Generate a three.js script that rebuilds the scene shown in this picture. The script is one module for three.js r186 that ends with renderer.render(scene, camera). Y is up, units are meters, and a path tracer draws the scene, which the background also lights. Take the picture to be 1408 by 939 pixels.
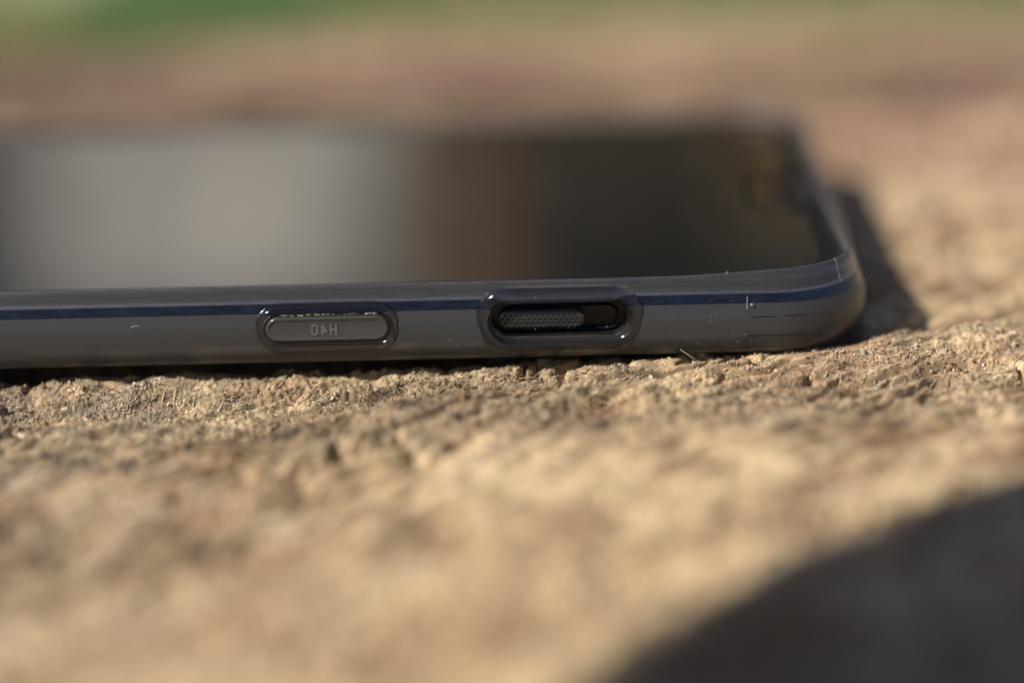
import * as THREE from 'three';
import { mergeGeometries, toCreasedNormals, mergeVertices } from 'three/addons/utils/BufferGeometryUtils.js';
import { Brush, Evaluator, SUBTRACTION } from 'three-bvh-csg';

// ------------------------------------------------------------------ camera, sky, sun, exposure
// shapes below are written in millimetres and baked to metres
const MM = 0.001;
const scene = new THREE.Scene();
const FPX = 4600, H = 939;                                   // focal length in photo pixels
const camera = new THREE.PerspectiveCamera(2 * Math.atan(H / 2 / FPX) * 180 / Math.PI, 1408 / 939, 0.02, 60);
camera.position.set(0, 110.7 * MM, 344 * MM);
camera.rotation.order = 'YXZ';
camera.rotation.set(-0.3050, 0, -0.0225);
camera.focus = 0.3605;
camera.userData.fStop = camera.getFocalLength() / 28;        // a 28 mm wide aperture

const SUN = new THREE.Vector3(-0.94, 1, 0.62).normalize();
{ // clear pale sky: deep overhead, milky towards the horizon, brighter round the sun
  const W = 512, HH = 256, data = new Float32Array(W * HH * 4), d = new THREE.Vector3();
  for (let j = 0; j < HH; j++) for (let i = 0; i < W; i++) {
    const up = ((j + 0.5) / HH - 0.5) * Math.PI, az = ((i + 0.5) / W - 0.5) * 2 * Math.PI, k = (j * W + i) * 4;
    d.set(Math.cos(az) * Math.cos(up), Math.sin(up), Math.sin(az) * Math.cos(up));
    const t = Math.pow(Math.max(0, d.y), 0.55), glow = Math.pow(Math.max(0, d.dot(SUN)), 6) * 0.5;
    const hor = [0.62, 0.63, 0.64], zen = [0.085, 0.165, 0.40];
    for (let c = 0; c < 3; c++) data[k + c] = 0.42 * (hor[c] + (zen[c] - hor[c]) * t + glow * [0.5, 0.46, 0.38][c]);
    data[k + 3] = 1;
  }
  const t = new THREE.DataTexture(data, W, HH, THREE.RGBAFormat, THREE.FloatType);
  t.mapping = THREE.EquirectangularReflectionMapping; t.magFilter = THREE.LinearFilter; t.needsUpdate = true;
  scene.background = t; scene.environment = t;
}

const sun = new THREE.DirectionalLight(new THREE.Color(1, 0.93, 0.825), 4.5);
sun.name = 'sun';
sun.position.copy(SUN).multiplyScalar(1.2);
sun.castShadow = true;
sun.shadow.mapSize.set(4096, 4096);
Object.assign(sun.shadow.camera, { left: -0.35, right: 0.35, top: 0.35, bottom: -0.35, near: 0.05, far: 3 });
scene.add(sun, sun.target);

const renderer = new THREE.WebGLRenderer({ antialias: true });
renderer.toneMapping = THREE.LinearToneMapping;
renderer.toneMappingExposure = 1.52;
renderer.shadowMap.enabled = true;

// ------------------------------------------------------------------ helpers
function rng(seed) { let s = seed >>> 0; return () => { s = (s + 0x6D2B79F5) >>> 0; let t = s; t = Math.imul(t ^ (t >>> 15), t | 1); t ^= t + Math.imul(t ^ (t >>> 7), t | 61); return ((t ^ (t >>> 14)) >>> 0) / 4294967296; }; }
const hash = (x, y) => { let h = Math.imul(x | 0, 374761393) + Math.imul(y | 0, 668265263); h = Math.imul(h ^ (h >>> 13), 1274126177); return ((h ^ (h >>> 16)) >>> 0) / 4294967296; };
function noise(x, y) {                                       // smooth value noise, 0..1
  const ix = Math.floor(x), iy = Math.floor(y); let fx = x - ix, fy = y - iy;
  fx = fx * fx * (3 - 2 * fx); fy = fy * fy * (3 - 2 * fy);
  const a = hash(ix, iy), b = hash(ix + 1, iy), c = hash(ix, iy + 1), d = hash(ix + 1, iy + 1);
  return a + (b - a) * fx + (c - a) * fy + (a - b - c + d) * fx * fy;
}
const fbm = (x, y, n) => { let s = 0, a = 0.5, t = 0; for (let i = 0; i < n; i++) { s += a * noise(x, y); t += a; a *= 0.5; x = x * 2.03 + 17.3; y = y * 2.03 + 9.1; } return s / t; };
const clamp = (x, a = 0, b = 1) => Math.min(b, Math.max(a, x));
const smooth = (a, b, x) => { const t = clamp((x - a) / (b - a)); return t * t * (3 - 2 * t); };
const lerp = (a, b, t) => a + (b - a) * t;

const counts = {};
function numbered(name) { const n = counts[name] = (counts[name] ?? -1) + 1; return n ? `${name}_${String(n).padStart(3, '0')}` : name; }
function thing(name, label, category, [x, y, z] = [0, 0, 0], group) {
  const o = new THREE.Group(); o.name = numbered(name); o.position.set(x * MM, y * MM, z * MM);
  o.userData = { label, category }; if (group) o.userData.group = group;
  scene.add(o); return o;
}
function part(name, geometry, material, parent, extra) {     // geometry in mm
  geometry.scale(MM, MM, MM);
  const m = new THREE.Mesh(geometry, material); m.name = name; m.castShadow = m.receiveShadow = true;
  if (extra) Object.assign(m.userData, extra);
  parent.add(m); return m;
}
function instances(name, geometry, material, matrices, colors, parent, extra) {
  const m = new THREE.InstancedMesh(geometry, material, matrices.length);
  m.name = name; m.castShadow = m.receiveShadow = true;
  matrices.forEach((x, i) => m.setMatrixAt(i, x));
  if (colors) colors.forEach((c, i) => m.setColorAt(i, c));
  Object.assign(m.userData, { kind: 'stuff' }, extra);
  parent.add(m); return m;
}
const col = (r, g, b) => new THREE.Color().setRGB(r, g, b);
const mat = (o) => new THREE.MeshPhysicalMaterial(o);

// a closed outline of samples {x, z, nx, nz}: rounded rectangle seen from above
// the case lip stands higher at its corners
const cornerRise = (x, y, z) => { const ex = Math.min(X1 - x, x - X0), ez = Math.min(Z1 - z, z - Z0); return 0.75 * clamp((y - 7.02) / 1.5) * smooth(24, 5, ex) * smooth(24, 5, ez); };
const X1 = 39.3, X0 = -120.7, Z1 = 0, Z0 = -78.4, RC = 10.8;
function roundedRect(grow = 0, corner = RC, steps = 40, runs = 0) {
  const out = [], r = corner;
  const cs = [[X1 - r, Z1 - r, Math.PI / 2, 0], [X1 - r, Z0 + r, 0, -Math.PI / 2], [X0 + r, Z0 + r, -Math.PI / 2, -Math.PI], [X0 + r, Z1 - r, Math.PI, Math.PI / 2]];
  for (const [cx, cz, a0, a1] of cs) for (let i = 0; i <= steps; i++) {
    const a = lerp(a0, a1, i / steps), nx = Math.cos(a), nz = Math.sin(a);
    out.push({ x: cx + nx * (r + grow), z: cz + nz * (r + grow), nx, nz });
  }
  if (!runs) return out;
  const all = []; out.forEach((a, i) => { all.push(a); const b = out[(i + 1) % out.length]; if (Math.hypot(b.x - a.x, b.z - a.z) > 5) for (let k = 1; k < runs; k++) all.push({ ...a, x: lerp(a.x, b.x, k / runs), z: lerp(a.z, b.z, k / runs) }); });
  return all;
}
// sweep a closed profile [d, y] (d outward) round the outline
function sweep(profile, outline, crease = 0.6, rise = null) {
  const P = profile.length, N = outline.length, pos = [], idx = [];
  for (const o of outline) for (const [d, y] of profile) { const x = o.x + o.nx * d, z = o.z + o.nz * d; pos.push(x, y + (rise ? rise(x, y, z) : 0), z); }
  for (let i = 0; i < N; i++) for (let j = 0; j < P; j++) {
    const a = i * P + j, b = i * P + (j + 1) % P, c = ((i + 1) % N) * P + j, d = ((i + 1) % N) * P + (j + 1) % P;
    idx.push(a, b, c, b, d, c);
  }
  return finish(pos, idx, crease);
}
function finish(pos, idx, crease) {
  let g = new THREE.BufferGeometry();
  g.setAttribute('position', new THREE.Float32BufferAttribute(pos, 3)); g.setIndex(idx);
  // make sure faces look outward
  let vol = 0; for (let i = 0; i < idx.length; i += 3) { const [a, b, c] = [0, 1, 2].map((k) => new THREE.Vector3().fromArray(pos, idx[i + k] * 3)); vol += a.dot(b.cross(c)); }
  if (vol < 0) { for (let i = 0; i < idx.length; i += 3) { const t = idx[i]; idx[i] = idx[i + 1]; idx[i + 1] = t; } g.setIndex(idx); }
  g = toCreasedNormals(g, crease);
  const q = g.attributes.position, uv = new Float32Array(q.count * 2);            // uv: 1 = 20 mm
  for (let i = 0; i < q.count; i++) { uv[2 * i] = (q.getX(i) + q.getZ(i)) / 20; uv[2 * i + 1] = (q.getY(i) + 0.3 * q.getZ(i)) / 20; }
  g.setAttribute('uv', new THREE.BufferAttribute(uv, 2));
  return g;
}
// solid made of stacked outlines: profile [d, y] from the bottom to the top, flat caps
function loft(profile, outline, crease = 0.6) {
  const P = profile.length, N = outline.length, pos = [], idx = [];
  for (const o of outline) for (const [d, y] of profile) pos.push(o.x + o.nx * d, y, o.z + o.nz * d);
  for (let i = 0; i < N; i++) for (let j = 0; j < P - 1; j++) { const a = i * P + j, b = a + 1, c = ((i + 1) % N) * P + j, d = c + 1; idx.push(a, b, c, b, d, c); }
  const mx = (X0 + X1) / 2, mz = (Z0 + Z1) / 2, k = pos.length / 3;
  pos.push(mx, profile[0][1], mz, mx, profile[P - 1][1], mz);
  for (let i = 0; i < N; i++) { const j = (i + 1) % N; idx.push(k, i * P, j * P, k + 1, j * P + P - 1, i * P + P - 1); }
  return finish(pos, idx, crease);
}
// stadium (pill) outline on the front face, centred at (cx, cy): samples {x, y, nx, ny}
function stadium(cx, cy, halfLen, halfH, steps = 28) {
  const a = halfLen - halfH, out = [];
  for (const [s, a0] of [[1, -Math.PI / 2], [-1, Math.PI / 2]]) for (let i = 0; i <= steps; i++) {
    const t = a0 + Math.PI * i / steps, nx = Math.cos(t), ny = Math.sin(t);
    out.push({ x: cx + s * a + nx * halfH, y: cy + ny * halfH, nx, ny });
  }
  return out;
}
function ring(profile, st, crease = 0.7) {                   // profile [r outward, z]
  const P = profile.length, N = st.length, pos = [], idx = [];
  for (const o of st) for (const [r, z] of profile) pos.push(o.x + o.nx * r, o.y + o.ny * r, z);
  for (let i = 0; i < N; i++) for (let j = 0; j < P; j++) { const a = i * P + j, b = i * P + (j + 1) % P, c = ((i + 1) % N) * P + j, d = ((i + 1) % N) * P + (j + 1) % P; idx.push(a, b, c, b, d, c); }
  return finish(pos, idx, crease);
}
function pill(profile, st, crease = 0.7) {                   // profile [r, z] from back to front, capped
  const P = profile.length, N = st.length, pos = [], idx = []; let cx = 0, cy = 0;
  for (const o of st) { cx += o.x / N; cy += o.y / N; for (const [r, z] of profile) pos.push(o.x + o.nx * r, o.y + o.ny * r, z); }
  for (let i = 0; i < N; i++) for (let j = 0; j < P - 1; j++) { const a = i * P + j, b = a + 1, c = ((i + 1) % N) * P + j, d = c + 1; idx.push(a, b, c, b, d, c); }
  const k = pos.length / 3; pos.push(cx, cy, profile[0][1], cx, cy, profile[P - 1][1]);
  for (let i = 0; i < N; i++) { const j = (i + 1) % N; idx.push(k, i * P, j * P, k + 1, j * P + P - 1, i * P + P - 1); }
  return finish(pos, idx, crease);
}
const arc = (cx, cy, rx, ry, a0, a1, n) => Array.from({ length: n + 1 }, (_, i) => { const a = lerp(a0, a1, i / n) * Math.PI / 180; return [cx + rx * Math.cos(a), cy + ry * Math.sin(a)]; });

// ------------------------------------------------------------------ the wood
const inPhone = (x, z, m) => smooth(-m, m, Math.min(X1 - x, Z1 - z));
function woodHeight(x, z) {                                  // mm
  const u = 0.86 * x - 0.51 * z, v = 0.51 * x + 0.86 * z;
  // broad lie of the surface: falls away to the near left, a ridge climbs to the right
  let base = lerp(-2.3, -0.9, smooth(-60, 45, x));
  base -= lerp(2.6, 0.9, smooth(-45, 15, x)) * smooth(-2, 6, z);
  base += 1.3 * Math.exp(-(((z - 8 + 0.25 * x) / 4.5) ** 2)) * smooth(-26, -10, x);
  base -= 3.6 * smooth(-3.5, -9, z) * smooth(X1 + 1, X1 - 4, x);
  base = lerp(base, -0.9, smooth(-16, -30, z));
  base -= 1.6 * smooth(30, 90, z);
  const calm = 1 - 0.55 * Math.exp(-(((z + 2.5) / 3.5) ** 2));
  base += 1.7 * calm * (fbm(u / 26 + 3.1, v / 15 + 7.7, 2) - 0.5);
  // ridges and furrows along the fibre
  const w = 3.2 * (fbm(u / 9, v / 9 + 40, 2) - 0.5);
  const r1 = 1 - Math.abs(2 * fbm((u + w) / 15 + 11, (v + w) / 4.6 + 5, 2) - 1);
  let h = base + calm * 1.75 * (r1 - 0.74);
  h += (0.4 + 0.6 * calm) * lerp(1.45, 1.0, smooth(9, 20, z)) * (fbm((u - w) / 4.6 + 60, (v + w) / 1.9 + 20, 2) - 0.5);
  const crack = Math.abs(2 * fbm((u + 2 * w) / 7 + 91, (v + w) / 2.2 + 33, 2) - 1);
  h -= 2.4 * (1 - smooth(0, 0.13, crack)) * smooth(0.42, 0.6, fbm(x / 16 + 3, z / 10 + 12, 2));
  // split layers: small ledges that break off across the grain
  const lay = v / 2.6 + 0.35 * w + 1.6 * fbm(u / 10 + 15, v / 6 + 44, 2), st = lay - Math.floor(lay);
  h += calm * 0.9 * (st < 0.86 ? st / 0.86 - 0.5 : (1 - st) / 0.14 - 0.5) * smooth(0.4, 0.56, fbm(x / 15 + 8, z / 9 + 51, 2));
  const far = 1 - smooth(14, 26, z);
  h += calm * 1.15 * (1 - Math.abs(2 * noise((u + w) / 11 + 7, (v + 0.7 * w) / 0.95 + 3) - 1) - 0.5) * smooth(0.35, 0.55, fbm(x / 18 + 31, z / 11 + 6, 2));
  // crumbly grain: clumps, then single fibre ends
  const rough = lerp(0.25, 1.25, smooth(0.38, 0.62, fbm(x / 7 + 5, z / 5 + 80, 2)));
  const p = 0.8 * x - 0.6 * z, q = 0.6 * x + 0.8 * z;
  h += lerp(0.3, 1, far) * rough * 0.6 * (fbm(p / 1.05, q / 0.95, 2) - 0.5) + rough * 0.45 * (noise(x * 2.6 + q, z * 2.9) - 0.5);
  // the phone presses on the highest points
  const k = inPhone(x, z, 1.5); if (k > 0) h = lerp(h, Math.min(h, -0.05), k);
  return h;
}
const C = { cream: [0.48, 0.37, 0.232], tan: [0.34, 0.236, 0.145], brown: [0.17, 0.10, 0.055], grey: [0.29, 0.225, 0.165], red: [0.235, 0.150, 0.110] };
function woodColor(x, z) {
  const u = 0.86 * x - 0.51 * z, v = 0.51 * x + 0.86 * z;
  const n = fbm(u / 11 + 31, v / 5 + 2, 3), m = fbm(u / 22 + 71, v / 12 + 8, 2), f = fbm(x / 1.1 + 7, z / 0.9 + 3, 2), c = [0, 0, 0];
  const left = smooth(10, -55, x + z * 0.15), back = smooth(-45, -130, z - x * 0.3);
  for (let i = 0; i < 3; i++) {
    let a = lerp(C.tan[i], C.cream[i], smooth(0.32, 0.62, n));
    a = lerp(a, C.brown[i], 0.75 * smooth(0.52, 0.74, m) * (0.45 + 0.55 * left));
    a = lerp(a, C.grey[i], 0.75 * left * smooth(0.4, 0.7, fbm(u / 6, v / 4 + 55, 2)) + 0.12 * left);
    a = lerp(a, C.red[i] * lerp(1.35, 0.42, smooth(0.36, 0.62, fbm(x / 70 + 2, z / 17 + 9, 2))), back * (0.65 + 0.35 * smooth(0.35, 0.65, m)));
    c[i] = a * lerp(0.72, 1.2, smooth(0.25, 0.75, f));
  }
  return c;
}
function axis(segments) { const out = []; for (const [a, b, s0, s1] of segments) { let p = a; while (p < b - 1e-6) { out.push(p); p += lerp(s0, s1, (p - a) / (b - a)); } } out.push(segments[segments.length - 1][1]); return out; }
const WX = axis([[-135, -62, 2, 0.4], [-62, 62, 0.17, 0.17], [62, 130, 0.4, 2]]);
const WZ = axis([[-174, -60, 1.5, 0.7], [-60, -8, 0.7, 0.16], [-8, 16, 0.14, 0.16], [16, 100, 0.16, 0.9]]);
const wood = thing('weathered_wood', 'rough sunlit weathered wood surface under the phone, crumbly tan fibres with a reddish far side', 'wood');
{
  const nx = WX.length, nz = WZ.length, pos = new Float32Array(nx * nz * 3), cl = new Float32Array(nx * nz * 3), idx = [];
  for (let j = 0, k = 0; j < nz; j++) for (let i = 0; i < nx; i++, k += 3) {
    const x = WX[i], z = WZ[j]; let h = woodHeight(x, z);
    const edge = Math.min(z + 174, 100 - z, x + 135, 130 - x); h -= 3 * (1 - smooth(0, 5, edge)) ** 2;
    pos.set([x, h, z], k); cl.set(woodColor(x, z), k);
  }
  for (let j = 0; j < nz - 1; j++) for (let i = 0; i < nx - 1; i++) { const a = j * nx + i, c = a + nx; idx.push(a, c, a + 1, a + 1, c, c + 1); }
  const top = new THREE.BufferGeometry(); top.setAttribute('position', new THREE.BufferAttribute(pos, 3)); top.setAttribute('color', new THREE.BufferAttribute(cl, 3)); top.setIndex(idx); top.computeVertexNormals();
  const woodMat = mat({ vertexColors: true, roughness: 0.9, specularIntensity: 0.25 });
  part('top_surface', top, woodMat, wood);
  const plainWood = mat({ color: col(0.30, 0.20, 0.12), roughness: 0.9 });
  const body = new THREE.BoxGeometry(264, 24, 273); body.translate(-2.5, -20, -37); part('body', body, plainWood, wood);

  // torn fibres standing out of the surface, where the lens shows them
  const R = rng(11), sp = new THREE.ConeGeometry(0.5, 1, 5, 2); sp.translate(0, 0.42, 0);
  { const p = sp.attributes.position; for (let i = 0; i < p.count; i++) { const y = p.getY(i), k = 1 + 0.5 * Math.sin(y * 9 + i); p.setXYZ(i, p.getX(i) * k + 0.12 * Math.sin(y * 5), y, p.getZ(i) * k * 0.7); } sp.computeVertexNormals(); sp.scale(MM, MM, MM); }
  const ms = [], cs = [], q = new THREE.Quaternion(), e = new THREE.Euler(), s = new THREE.Vector3(), p = new THREE.Vector3();
  for (let i = 0; i < 420000; i++) {
    const x = -60 + R() * 120, z = -9 + R() * 27;
    if (x < X1 && z < -2) continue;
    const t = fbm(x / 5 + 13, z / 3 + 70, 2);
    if (R() > 0.10 + 0.9 * smooth(0.44, 0.64, t)) continue;
    const upright = smooth(0.46, 0.62, fbm(x / 9 + 2, z / 6 + 4, 2)) * smooth(14, -30, x);
    const lean = lerp(1.25, 0.55, upright), clump = smooth(0.42, 0.62, fbm(x / 1.5 + 4, z / 1.3 + 50, 2)), big = R() < 0.12 ? 1.7 : 1;
    if (R() > (0.25 + 0.75 * clump) * lerp(0.45, 1, smooth(15, -20, x))) continue;
    e.set((R() - 0.4) * lean * 1.5, R() * 6.28, -0.4 * lean + (R() - 0.5) * lean * 1.9); q.setFromEuler(e);
    const L = lerp(0.28, 0.7, R() * R()) * lerp(1, 2.1, upright * R() * smooth(0, 3, z)) * (0.6 + 0.6 * clump), W = (0.09 + 0.13 * R() * R()) * big;
    s.set(W, L, W); p.set(x, woodHeight(x, z) - 0.08, z).multiplyScalar(MM);
    ms.push(new THREE.Matrix4().compose(p.clone(), q.clone(), s.clone()));
    const c = woodColor(x, z), b = lerp(0.1, 1.6, R()), g = Math.min(1, upright * R() * R() * 0.9 + R() ** 3.5);
    cs.push(col(...[0, 1, 2].map((k) => Math.min(0.72, lerp(c[k] * b, [0.66, 0.58, 0.46][k], g)))));
  }
  // strands lying along the grain
  const strand = new THREE.CapsuleGeometry(0.5, 1, 2, 5); strand.rotateZ(Math.PI / 2); { const p = strand.attributes.position; for (let i = 0; i < p.count; i++) { const x = p.getX(i); p.setXYZ(i, x / 2, p.getY(i) * (1 - 0.5 * Math.abs(x)) + 0.25 * Math.sin(x * 3), p.getZ(i) * (1 - 0.4 * x)); } strand.computeVertexNormals(); strand.scale(MM, MM, MM); }
  const lm = [], lc = [], A = new THREE.Vector3(), Bv = new THREE.Vector3(), UX = new THREE.Vector3(1, 0, 0);
  for (let i = 0; i < 42000; i++) {
    const x = -60 + R() * 120, z = -6 + R() * 26; if (x < X1 - 1 && z < -2.5) continue;
    if (R() > 0.1 + 0.9 * smooth(0.4, 0.6, fbm(x / 8 + 63, z / 4 + 27, 2))) continue;
    const L = 0.25 + 1.4 * R() ** 2.5, W = 0.05 + 0.13 * R() ** 2, a = 0.53 + (R() - 0.5) * 1.5, dx = Math.cos(a) * L / 2, dz = -Math.sin(a) * L / 2;
    A.set(x - dx, woodHeight(x - dx, z - dz), z - dz); Bv.set(x + dx, woodHeight(x + dx, z + dz) + (R() - 0.3) * 0.3, z + dz);
    p.copy(A).add(Bv).multiplyScalar(0.5); Bv.sub(A); const len = Math.min(Bv.length(), L * 1.25); q.setFromUnitVectors(UX, Bv.normalize());
    s.set(len, W * 0.8, W); p.y += W * 0.1; lm.push(new THREE.Matrix4().compose(p.clone().multiplyScalar(MM), q.clone(), s.clone()));
    const c = woodColor(x, z), b = lerp(0.12, 1.4, R()), g = R() ** 3.5; lc.push(col(...[0, 1, 2].map((k) => Math.min(0.7, lerp(c[k] * b, [0.66, 0.58, 0.46][k], g)))));
  }
  instances('lying_strands', strand, mat({ color: 0xffffff, roughness: 0.85, specularIntensity: 0.3 }), lm, lc, wood);
  // crumbs of rotten wood lying in the hollows
  const crumb = new THREE.IcosahedronGeometry(0.5, 1); { const p = crumb.attributes.position, v = new THREE.Vector3(); for (let i = 0; i < p.count; i++) { v.fromBufferAttribute(p, i); const k = 0.65 + 0.7 * hash(Math.round(v.x * 9), Math.round(v.y * 9) + 31 * Math.round(v.z * 9)); p.setXYZ(i, v.x * k, v.y * k * 0.8, v.z * k); } crumb.computeVertexNormals(); crumb.scale(MM, MM, MM); }
  const cm = [], cc = [];
  for (let i = 0; i < 60000; i++) {
    const x = -60 + R() * 120, z = -7 + R() * 24; if (x < X1 - 1 && z < -3) continue;
    const t = smooth(0.5, 0.68, fbm(x / 5.1 + 43, z / 2.6 + 17, 3)); if (R() > 0.03 + 0.97 * t) continue;
    const S = 0.08 + 0.26 * R() ** 2.2 + 0.35 * (R() > 0.985), st = R() < 0.35 ? 1.9 : 1.1;
    e.set(R() * 6.28, R() * 6.28, R() * 6.28); q.setFromEuler(e); s.set(S * st, S, S * 0.8); p.set(x, woodHeight(x, z) + S * 0.18, z).multiplyScalar(MM);
    cm.push(new THREE.Matrix4().compose(p.clone(), q.clone(), s.clone()));
    const c = woodColor(x, z), b = lerp(0.12, 1.35, Math.sqrt(R())), g = R() ** 4; cc.push(col(...[0, 1, 2].map((k) => lerp(c[k] * b, [0.66, 0.58, 0.46][k], g))));
  }
  instances('wood_crumbs', crumb, mat({ color: 0xffffff, roughness: 0.9, specularIntensity: 0.25 }), cm, cc, wood);
  instances('torn_fibres', sp, mat({ color: 0xffffff, roughness: 0.85, specularIntensity: 0.3 }), ms, cs, wood);
}

// ------------------------------------------------------------------ ground and garden behind the wood
{
  const g = new THREE.CircleGeometry(12, 96); g.rotateX(-Math.PI / 2);
  const N = 256, data = new Uint8Array(N * N * 4);
  for (let j = 0; j < N; j++) for (let i = 0; i < N; i++) {
    const a = fbm(i / 9, j / 9, 4), b = smooth(0.4, 0.62, fbm(i / 30 + 9, j / 30, 3)), k = (j * N + i) * 4;
    data[k] = lerp(135, 178, a) - 14 * b; data[k + 1] = lerp(124, 158, a) - 6 * b; data[k + 2] = lerp(92, 118, a) - 30 * b; data[k + 3] = 255;
  }
  const t = new THREE.DataTexture(data, N, N); t.colorSpace = THREE.SRGBColorSpace; t.wrapS = t.wrapT = THREE.RepeatWrapping; t.magFilter = THREE.LinearFilter; t.repeat.set(30, 30); t.needsUpdate = true;
  const m = new THREE.Mesh(g, mat({ map: t, roughness: 1 })); m.name = 'ground'; m.position.y = -33 * MM; m.receiveShadow = true; m.userData.kind = 'structure'; scene.add(m);

  const R = rng(5), blade = new THREE.ConeGeometry(0.7, 12, 3, 3); blade.translate(0, 6, 0);
  { const p = blade.attributes.position; for (let i = 0; i < p.count; i++) p.setX(i, p.getX(i) + 0.02 * p.getY(i) ** 2); blade.computeVertexNormals(); blade.scale(MM, MM, MM); }
  const ms = [], cs = [], e = new THREE.Euler();
  for (let i = 0; i < 30000; i++) {
    const x = -260 + R() * 520, z = -180 - R() * 420, n = fbm(x / 60 + 4, z / 60 + 1, 2);
    const green = smooth(-95, -80, x) * smooth(-20, -48, x) * 1.2 * smooth(0.25, 0.5, n) + 0.2 * smooth(0.4, 0.6, n) * smooth(30, -10, x);
    if (R() > 0.3 + green) continue;
    e.set((R() - 0.5) * 0.9, R() * 6.28, (R() - 0.5) * 0.9);
    const s = 0.6 + R() * 0.8;
    ms.push(new THREE.Matrix4().compose(new THREE.Vector3(x * MM, -33.2 * MM, z * MM), new THREE.Quaternion().setFromEuler(e), new THREE.Vector3(s, s, s)));
    const d = R() * (1.1 - clamp(green)); cs.push(col(lerp(0.07, 0.34, d), lerp(0.20, 0.31, d), lerp(0.035, 0.15, d)));
  }
  const gr = instances('grass', blade, mat({ color: 0xffffff, roughness: 0.7, transmission: 0.3, thickness: 0 }), ms, cs, scene, { label: 'blurred short green and straw coloured grass beyond the wood', category: 'grass' });
}
function roundedBox(w, h, d, r) {
  const s = new THREE.Shape(); const a = w / 2 - r, b = h / 2 - r;
  s.moveTo(-a, -b - r); s.lineTo(a, -b - r); s.absarc(a, -b, r, -Math.PI / 2, 0); s.lineTo(a + r, b); s.absarc(a, b, r, 0, Math.PI / 2); s.lineTo(-a, b + r); s.absarc(-a, b, r, Math.PI / 2, Math.PI); s.lineTo(-a - r, -b); s.absarc(-a, -b, r, Math.PI, 1.5 * Math.PI);
  const g = new THREE.ExtrudeGeometry(s, { depth: d - 2 * r, bevelEnabled: true, bevelThickness: r, bevelSize: r * 0.99, bevelSegments: 3, curveSegments: 6 });
  g.translate(0, 0, -d / 2 + r); return g;
}
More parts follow.
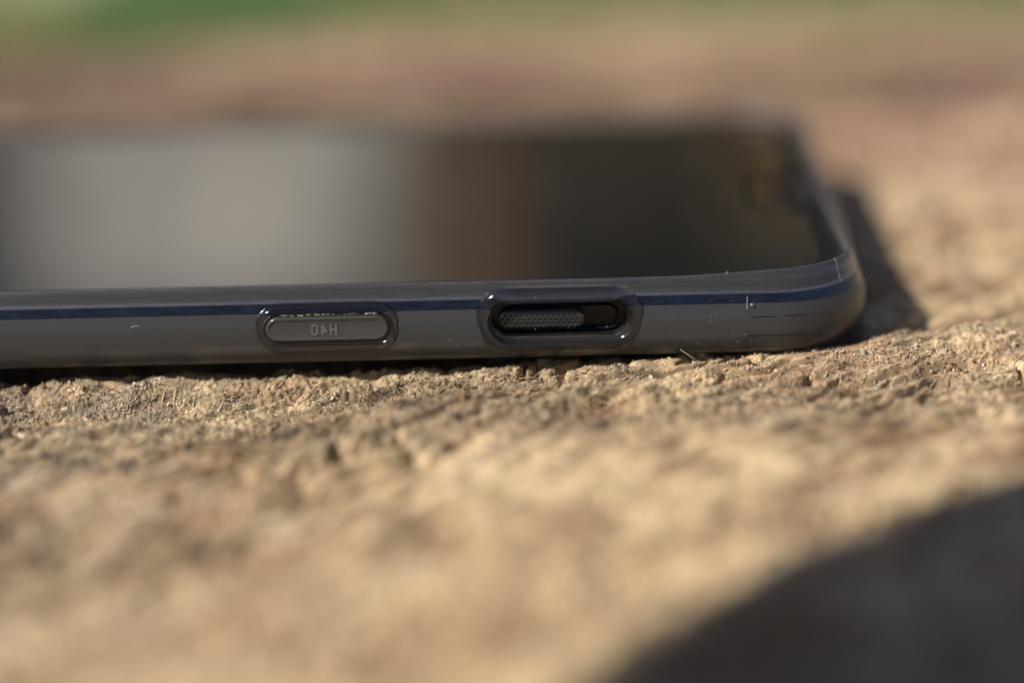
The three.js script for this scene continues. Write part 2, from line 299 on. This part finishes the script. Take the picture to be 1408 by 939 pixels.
{ // unseen things behind that the glass mirrors; slabs and board added for it
  const slab = roundedBox(88, 230, 14, 3); slab.translate(0, 115, 0);
  const a = thing('added_pale_slab', 'pale slab added out of view, leaned to the sun for the bright reflection on the left of the screen', 'slab', [-77, -33, -400]);
  const sm = new Uint8Array(128 * 128 * 4); for (let j = 0; j < 128; j++) for (let i = 0; i < 128; i++) { const v = 152 + 110 * fbm(i / 26 + 3, j / 44 + 8, 3) - 40 * smooth(0.5, 0.66, fbm(i / 14 + 60, j / 40, 2)); sm.set([v, v * 0.985, v * 0.96, 255], (j * 128 + i) * 4); }
  const st0 = new THREE.DataTexture(sm, 128, 128); st0.colorSpace = THREE.SRGBColorSpace; st0.wrapS = st0.wrapT = THREE.RepeatWrapping; st0.magFilter = THREE.LinearFilter; st0.repeat.set(1 / 130, 1 / 130); st0.needsUpdate = true;
  part('slab', slab, mat({ map: st0, roughness: 0.9 }), a).rotation.x = -0.55;
  const b = thing('wooden_stake', 'reddish brown wooden stake in the ground, mirrored in the middle of the screen', 'stake', [-8, -33, -385]);
  const st = roundedBox(15, 250, 16, 3); st.translate(0, 125, 0); part('shaft', st, mat({ color: col(0.22, 0.125, 0.08), roughness: 0.9 }), b);
  const c = thing('added_dark_slab', 'dark upright slab added out of view for the dark reflection on the right of the screen', 'slab', [65, -33, -420]);
  const sl = roundedBox(130, 260, 16, 2); sl.translate(0, 130, 0); part('slab', sl, mat({ color: col(0.03, 0.028, 0.026), roughness: 0.85 }), c);
  const k2 = thing('added_dark_board', 'dark charcoal board added out of view to darken the reflection at the left edge of the screen', 'board', [-247, -33, -600]);
  const kb = roundedBox(200, 330, 12, 2); kb.translate(0, 165, 0); part('board', kb, mat({ color: col(0.05, 0.048, 0.055), roughness: 0.8 }), k2);
  // a loose shrub fills the gap between them
  const d = thing('green_shrub', 'leafy olive green shrub behind the stake, mirrored as a thin green strip', 'shrub', [-22, -33, -640]);
  const stem = new THREE.CylinderGeometry(3, 6, 120, 8); stem.translate(0, 60, 0); part('stem', stem, mat({ color: col(0.12, 0.08, 0.05), roughness: 0.9 }), d);
  const R = rng(8), leaf = new THREE.SphereGeometry(1, 6, 4); leaf.scale(9 * MM, 1.2 * MM, 5 * MM);
  const ms = [], cs = [];
  for (let i = 0; i < 900; i++) { const p = new THREE.Vector3((R() - 0.5) * 120, 20 + R() * 260, (R() - 0.5) * 70).multiplyScalar(MM); ms.push(new THREE.Matrix4().compose(p, new THREE.Quaternion().setFromEuler(new THREE.Euler(R() * 3, R() * 6, R() * 3)), new THREE.Vector3(1, 1, 1).multiplyScalar(0.7 + R() * 0.6))); const k = R(); cs.push(col(lerp(0.12, 0.3, k), lerp(0.14, 0.27, k), lerp(0.04, 0.08, k))); }
  instances('foliage', leaf, mat({ color: 0xffffff, roughness: 0.7 }), ms, cs, d);
  const w = thing('dry_shrub', 'low brown and straw coloured shrub mirrored at the right of the screen', 'shrub', [34, -33, -372]);
  const ws = new THREE.CylinderGeometry(1.5, 3, 90, 7); ws.translate(0, 45, 0); part('stem', ws, mat({ color: col(0.12, 0.08, 0.05), roughness: 0.9 }), w);
  const wm = [], wc = [];
  for (let i = 0; i < 420; i++) { const px = (R() - 0.5) * 100, py = 30 + R() * (105 - 0.35 * Math.abs(px - 20)); const p = new THREE.Vector3(px, py, (R() - 0.5) * 40).multiplyScalar(MM); wm.push(new THREE.Matrix4().compose(p, new THREE.Quaternion().setFromEuler(new THREE.Euler(R() * 3, R() * 6, R() * 3)), new THREE.Vector3(1, 1, 1).multiplyScalar(0.5 + R() * 0.5))); const k = smooth(10, 30, px) * (0.4 + 0.6 * R()); wc.push(col(lerp(0.12, 0.55, k), lerp(0.085, 0.36, k), lerp(0.045, 0.08, k))); }
  instances('foliage', leaf, mat({ color: 0xffffff, roughness: 0.7 }), wm, wc, w);
}
{ // unseen cloth disc on a rod, added to shade the near right corner
  const f = thing('added_shade_disc', 'made-up black cloth disc on a rod, out of view, added to shade the near right corner', 'shade disc', [-25, 200, 326]);
  const disc = new THREE.CylinderGeometry(200, 200, 2.5, 72); part('cloth', disc, mat({ color: col(0.03, 0.03, 0.03), roughness: 0.95 }), f);
  const rim = new THREE.TorusGeometry(200, 2.4, 10, 72); rim.rotateX(Math.PI / 2); part('rim', rim, mat({ color: col(0.05, 0.05, 0.05), roughness: 0.5 }), f);
  const rod = new THREE.CylinderGeometry(4, 4, 320, 14); rod.rotateZ(Math.PI / 2); rod.translate(-358, 0, 0); part('rod', rod, mat({ color: col(0.04, 0.04, 0.04), roughness: 0.4, metalness: 0.6 }), f);
}

// ------------------------------------------------------------------ the phone
const outline = roundedRect();
const phone = thing('smartphone', 'black smartphone lying face up with a glossy dark mirror screen, inside the clear case', 'smartphone');
{
  const metal = mat({ color: col(0.05, 0.05, 0.053), metalness: 0.5, roughness: 0.5 });
  const gloss = mat({ color: col(0.006, 0.006, 0.007), roughness: 0.3, specularIntensity: 0.6 });
  const body = loft([[-5, 1.06], [-3.2, 1.25], [-2.2, 2.0], [-1.72, 3.1], [-1.66, 4.5], [-1.72, 5.9], [-2.0, 6.8], [-2.6, 7.25]], outline);
  const pocket = new THREE.ExtrudeGeometry(new THREE.Shape(stadium(5.2, 4.5, 7.3, 1.9).map((o) => new THREE.Vector2(o.x, o.y))), { depth: 3, bevelEnabled: false }); pocket.translate(0, 0, -3.2);
  const ev = new Evaluator(); ev.attributes = ['position', 'normal', 'uv'];
  const A = new Brush(body), B = new Brush(pocket); A.updateMatrixWorld(); B.updateMatrixWorld();
  const cut = ev.evaluate(A, B, SUBTRACTION).geometry; part('frame', cut, metal, phone);
  part('screen_glass', loft([[-2.75, 7.25], [-2.45, 7.5], [-2.42, 7.7], [-2.6, 7.9], [-2.95, 8.0]], outline, 0.9), mat({ color: col(0.006, 0.006, 0.008), roughness: 0.03, ior: 1.55 }), phone);
  // display with its notch at the short end
  const s = new THREE.Shape(), x0 = X0 + 6, x1 = X1 - 5.0, z0 = Z0 + 4.6, z1 = Z1 - 4.6, r = 8, n = 10;
  const V = (x, z) => new THREE.Vector2(x, -z), zc = (Z0 + Z1) / 2;
  const cornerPts = (cx, cz, a0) => Array.from({ length: n + 1 }, (_, i) => { const a = a0 + (Math.PI / 2) * i / n; return V(cx + r * Math.cos(a), cz + r * Math.sin(a)); });
  const pts = [...cornerPts(x1 - r, z1 - r, 0), ...cornerPts(x0 + r, z1 - r, Math.PI / 2), ...cornerPts(x0 + r, z0 + r, Math.PI), ...cornerPts(x1 - r, z0 + r, 1.5 * Math.PI)];
  // notch between the last corner and the first one
  const nd = 6.0, nw = 9.5; for (const [dx, dz] of [[0, -nw - 1.5], [-1, -nw], [-nd + 2, -nw + 1.2], [-nd, -nw + 3.5], [-nd, nw - 3.5], [-nd + 2, nw - 1.2], [-1, nw], [0, nw + 1.5]]) pts.push(V(x1 + dx, zc + dz));
  s.setFromPoints(pts);
  const disp = new THREE.ExtrudeGeometry(s, { depth: 0.02, bevelEnabled: false }); disp.rotateX(-Math.PI / 2); disp.translate(0, 8.002, 0);
  part('display', disp, mat({ color: col(0.013, 0.013, 0.012), roughness: 0.03, ior: 1.55 }), phone);
  const ear = new THREE.ExtrudeGeometry(new THREE.Shape(stadium(0, 0, 5, 0.5, 10).map((o) => new THREE.Vector2(o.x, o.y))), { depth: 0.02, bevelEnabled: false }); ear.rotateX(-Math.PI / 2); ear.rotateY(Math.PI / 2); ear.translate(X1 - 4.2, 8.004, zc);
  part('earpiece', ear, mat({ color: col(0.02, 0.02, 0.02), roughness: 0.6 }), phone);
  const lens = new THREE.CylinderGeometry(1.3, 1.3, 0.02, 28); lens.translate(X1 - 7.5, 8.014, zc + 6.4); part('front_camera', lens, mat({ color: col(0.01, 0.012, 0.02), roughness: 0.02 }), phone);

  // alert slider in its track
  const st = stadium(5.2, 4.5, 7.3, 1.9);
  part('slider_well', pill([[0.3, -3.1], [0.3, -2.6], [-0.3, -2.55]], st), gloss, phone);
  part('slider_track', ring([[0.25, -2.7], [0.25, -2.2], [0.12, -2.05], [0, -2.1], [-0.12, -2.4], [-0.15, -2.6]], stadium(5.2, 4.35, 6.3, 1.2)), gloss, phone);
  const key = stadium(3.25, 4.45, 4.7, 1.0, 12).map((o) => { // squarer ends than a pill
    return o; });
  const slider = part('alert_slider', pill([[0, -2.6], [0, -1.25], [-0.1, -1.12], [-0.25, -1.08]], key), mat({ color: col(0.02, 0.022, 0.025), roughness: 0.28, clearcoat: 0.4, clearcoatRoughness: 0.2 }), phone);
  const pyr = []; const PR = rng(3);
  for (let r = 0; r < 4; r++) for (let i = 0; i < 16; i++) {
    const x = -0.95 + i * 0.57 + (r % 2) * 0.285, y = 3.78 + r * 0.42; if (x > 7.6 || (r % 3 === 0 && (x < -0.8 || x > 7.3))) continue;
    const p = new THREE.ConeGeometry(0.27, 0.26, 4); p.rotateX(Math.PI / 2); p.rotateZ(PR() * 0.2); p.translate(x, y, -1.0); pyr.push(p);
  }
  part('knurled_grip', mergeGeometries(pyr), mat({ color: col(0.014, 0.015, 0.016), roughness: 0.16, specularIntensity: 1, clearcoat: 0.5, clearcoatRoughness: 0.1 }), slider);
}

// ------------------------------------------------------------------ the clear case
const phoneCase = thing('phone_case', 'clear smoky rubber case wrapped round the phone with a moulded button cover and slider cutout', 'phone case');
{
  const N = 512, gd = new Uint8Array(N * N * 4), GR = rng(77);
  for (let i = 0; i < N * N; i++) { const v = 90 + 80 * GR() + 60 * (GR() > 0.97); gd.set([v, v, v, 255], i * 4); }
  const grainMap = new THREE.DataTexture(gd, N, N); grainMap.wrapS = grainMap.wrapT = THREE.RepeatWrapping; grainMap.magFilter = THREE.LinearFilter; grainMap.repeat.set(0.5, 0.5); grainMap.needsUpdate = true;
  const tpu = (o) => mat({ color: col(0.85, 0.85, 0.86), transmission: 1, thickness: 0.002, ior: 1.46, attenuationColor: col(0.40, 0.40, 0.42), attenuationDistance: 0.0035, bumpMap: grainMap, bumpScale: 0.000006, ...o });
  const smoky = tpu({ color: col(0.60, 0.625, 0.69), transmission: 0.952, roughness: 0.33, specularIntensity: 0.65 });
  const glossy = tpu({ roughness: 0.1, bumpScale: 0.000002 });
  const wavy = (() => { const d = new Uint8Array(N * N * 4); for (let j = 0; j < N; j++) for (let i = 0; i < N; i++) { const v = 255 * fbm(i / 40, j / 22, 4); d.set([v, v, v, 255], (j * N + i) * 4); } const t = new THREE.DataTexture(d, N, N); t.wrapS = t.wrapT = THREE.RepeatWrapping; t.magFilter = THREE.LinearFilter; t.needsUpdate = true; return t; })(), skyTint = mat({ color: col(0.062, 0.078, 0.118), metalness: 1, roughness: 0.24, bumpMap: wavy, bumpScale: 0.00006 });
  const outer = [[-5, 0.02], ...arc(-1.95, 3.2, 1.95, 3.16, -90, 0, 16), [-0.03, 4.2], [-0.10, 4.7], [-0.24, 5.25], [-0.50, 5.83], [-0.86, 7.0]];
  const inner = [[-1.9, 6.98], [-1.62, 6.2], [-1.55, 4.5], [-1.6, 3.2], [-2.1, 1.9], [-3.1, 1.05], [-5, 0.9]];
  const upper = [[-0.862, 7.004], [-1.0, 7.3], [-1.2, 7.7], [-1.42, 8.2], [-1.54, 8.5], ...arc(-1.86, 8.42, 0.34, 0.3, 60, 160, 6), [-2.36, 8.0], [-2.4, 7.9], [-1.95, 7.3], [-1.9, 7.004]];
  const shell = sweep([...outer, ...inner], outline, 0.5);
  part('lip', sweep(upper, roundedRect(0, RC, 40, 30), 0.5, cornerRise), tpu({ color: col(0.66, 0.68, 0.73), transmission: 0.965, roughness: 0.25, specularIntensity: 0.85 }), phoneCase);
  const hole = new THREE.ExtrudeGeometry(new THREE.Shape(stadium(5.2, 4.5, 7.9, 2.5).map((o) => new THREE.Vector2(o.x, o.y))), { depth: 5, bevelEnabled: false }); hole.translate(0, 0, -2.4);
  const ev = new Evaluator(); ev.attributes = ['position', 'normal', 'uv'];
  const A = new Brush(shell), B = new Brush(hole); A.updateMatrixWorld(); B.updateMatrixWorld();
  part('shell', ev.evaluate(A, B, SUBTRACTION).geometry, smoky, phoneCase);
  part('back_panel', loft([[-5.02, 0.04], [-5.02, 0.9]], outline), mat({ color: col(0.03, 0.03, 0.03), roughness: 0.5 }), phoneCase);
  // polished step with the blue sky reflection tinted into its metal
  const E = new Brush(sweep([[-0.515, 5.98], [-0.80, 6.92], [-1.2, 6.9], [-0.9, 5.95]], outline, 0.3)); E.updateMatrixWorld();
  part('sky_tinted_edge', ev.evaluate(E, B, SUBTRACTION).geometry, skyTint, phoneCase);
  // rim of the slider cutout
  const st = stadium(5.2, 4.6, 7.35, 1.85, 40);
  part('cutout_rim', ring([[0, -1.7], [0.05, -0.9], [0.2, -0.25], [0.42, 0.06], [0.62, 0.2], [0.84, 0.23], [1.05, 0.18], [1.4, 0.02], [1.7, -0.18], [1.82, -0.5], [1.84, -1.4], [0.8, -1.6]], st, 0.9), glossy, phoneCase);
  // button cover: a soft bulge, a groove with painted-in shade and a raised pill
  const bs = stadium(-19.9, 4.35, 6.85, 1.62, 40);
  part('button_bulge', ring([[0.02, -0.9], [0.04, -0.1], [0.14, 0.14], [0.32, 0.26], [0.55, 0.22], [0.8, 0.02], [1.0, -0.35], [1.05, -1.2]], bs, 0.9), glossy, phoneCase);
  const cover = part('button_cover', pill([[-0.24, -0.9], [-0.24, 0.1], [-0.3, 0.25], [-0.42, 0.33], [-0.54, 0.34], [-0.68, 0.24], [-0.86, 0.22]], bs, 0.9), tpu({ color: col(0.5, 0.495, 0.49), transmission: 0.92, roughness: 0.2 }), phoneCase);
  part('groove_shade', ring([[-0.35, -0.3], [-0.35, 0.03], [0.0, 0.03], [0.0, -0.3]], bs, 0.5), mat({ color: col(0.008, 0.008, 0.009), roughness: 0.4 }), phoneCase);  // near-black ring set in the gap as the shade of the groove
  const letterMat = mat({ color: col(0.11, 0.108, 0.106), roughness: 0.5 });
  const bar = (x0, y0, x1, y1, w = 0.2) => { const L = Math.hypot(x1 - x0, y1 - y0), g = new THREE.BoxGeometry(L + w * 0.6, w, 0.07); g.rotateZ(Math.atan2(y1 - y0, x1 - x0)); g.translate((x0 + x1) / 2, (y0 + y1) / 2, 0); return g; };
  const glyph = (list, cx) => { const g = mergeGeometries(list.map((b, i) => { const k = bar(...b); k.translate(0, 0, i * 0.002); return k; })); g.translate(cx, 3.68, 0.25); part('moulded_letter', g, letterMat, cover); };
  glyph([[0, 0.2, 0, 1.0], [0.55, 0.2, 0.55, 1.0], [0.08, 0.1, 0.47, 0.1], [0.08, 1.1, 0.47, 1.1]], -21.5);
  glyph([[0.18, 0.05, 0.18, 1.1], [0.18, 1.1, 0.62, 0.42], [0, 0.4, 0.66, 0.4]], -20.55);
  glyph([[0, 0.05, 0, 1.15], [0.6, 0.05, 0.6, 1.15], [0, 0.6, 0.6, 0.6]], -19.5);
  // crumbs caught in the groove and dust on the case
  const R = rng(21), grain = new THREE.IcosahedronGeometry(1, 0); grain.scale(MM, MM, MM);
  const place = (n, f) => Array.from({ length: n }, () => { const [x, y, z, s] = f(); return new THREE.Matrix4().compose(new THREE.Vector3(x * MM, y * MM, z * MM), new THREE.Quaternion().setFromEuler(new THREE.Euler(R() * 6, R() * 6, R() * 6)), new THREE.Vector3(s, s * (0.5 + R()), s)); });
  const dusty = mat({ color: col(0.55, 0.52, 0.47), roughness: 0.8 });
  const front = (y) => { let a = outer[0]; for (const b of [...outer.slice(1), ...upper.slice(1, 6)]) { if (b[1] >= y) return lerp(a[0], b[0], (y - a[1]) / (b[1] - a[1] || 1)); a = b; } return a[0]; };
  instances('dust_specks', grain, dusty, place(300, () => { const x = R() < 0.3 ? lerp(10, 26, R()) : lerp(-56, 27, R()), y = 1.6 + R() * 6.4; return [x, y, front(y), 0.016 + 0.05 * R() ** 5]; }), null, phoneCase);
  instances('groove_crumbs', grain, dusty, place(60, () => [-25 + R() * 10.5, 5.92 + (R() - 0.5) * 0.14, 0.06, 0.03 + 0.07 * R() ** 2]), null, phoneCase);
  // moulding marks at the corner, and a highlight built from pale shapes
  const mk = mat({ color: col(0.02, 0.02, 0.022), roughness: 0.3 });
  const faceZ = (x) => { const k = Math.max(0, x - (X1 - RC)); return -RC + Math.sqrt(RC * RC - k * k); };
  for (const [x0, x1, y] of [[25.6, 28.6, 4.55], [29.4, 31.6, 4.62], [25.4, 31.4, 2.5]]) {
    const pts = Array.from({ length: 9 }, (_, i) => { const x = lerp(x0, x1, i / 8); return new THREE.Vector3(x, y, faceZ(x) + front(y) + 0.02); });
    part('mark_and_glint', new THREE.TubeGeometry(new THREE.CatmullRomCurve3(pts), 24, 0.06, 8), mk, phoneCase);
  }
  const glintLine = new THREE.CapsuleGeometry(0.035, 1.4, 4, 10); glintLine.rotateX(-0.25); glintLine.rotateZ(-0.06); glintLine.translate(25.4, 6.1, -0.16); part('mark_and_glint', glintLine, mat({ color: col(0.28, 0.28, 0.3), roughness: 0.2 }), phoneCase);  // thin ridge, its highlight put into the pale colour
  const glintBead = new THREE.SphereGeometry(0.14, 14, 10); glintBead.scale(1, 1.2, 0.6); glintBead.translate(25.9, 5.9, -0.1); part('mark_and_glint', glintBead, mat({ color: col(0.3, 0.3, 0.32), roughness: 0.12 }), phoneCase);  // bright spot of that highlight, built as a pale bead
  // lint
  const lintMat = mat({ color: col(0.6, 0.55, 0.45), roughness: 0.7 });
  for (const p of [[[23.2, 8.72, -1.8], [23.25, 9.0, -1.7], [23.45, 9.25, -1.75]], [[18.2, 0.9, -0.5], [19.0, 0.5, 0.2], [19.7, 0.0, 0.3]], [[-41, 4.9, -0.1], [-40.6, 5.1, -0.05], [-40.1, 5.0, -0.1]]]) part('lint_fibre', new THREE.TubeGeometry(new THREE.CatmullRomCurve3(p.map((v) => new THREE.Vector3(...v))), 14, 0.02, 5), lintMat, phoneCase);
  // fine seam over the lip at the corner
  const a = 42 * Math.PI / 180, c = [X1 - RC, Z1 - RC], seam = upper.slice(0, 8).map(([d, y]) => { const x = c[0] + Math.cos(a) * (RC + d + 0.02), z = c[1] + Math.sin(a) * (RC + d + 0.02); return new THREE.Vector3(x, y + 0.02 + cornerRise(x, y, z), z); });
  part('seam_line', new THREE.TubeGeometry(new THREE.CatmullRomCurve3(seam), 30, 0.02, 6), mat({ color: col(0.34, 0.33, 0.31), roughness: 0.4 }), phoneCase);
}

renderer.render(scene, camera);
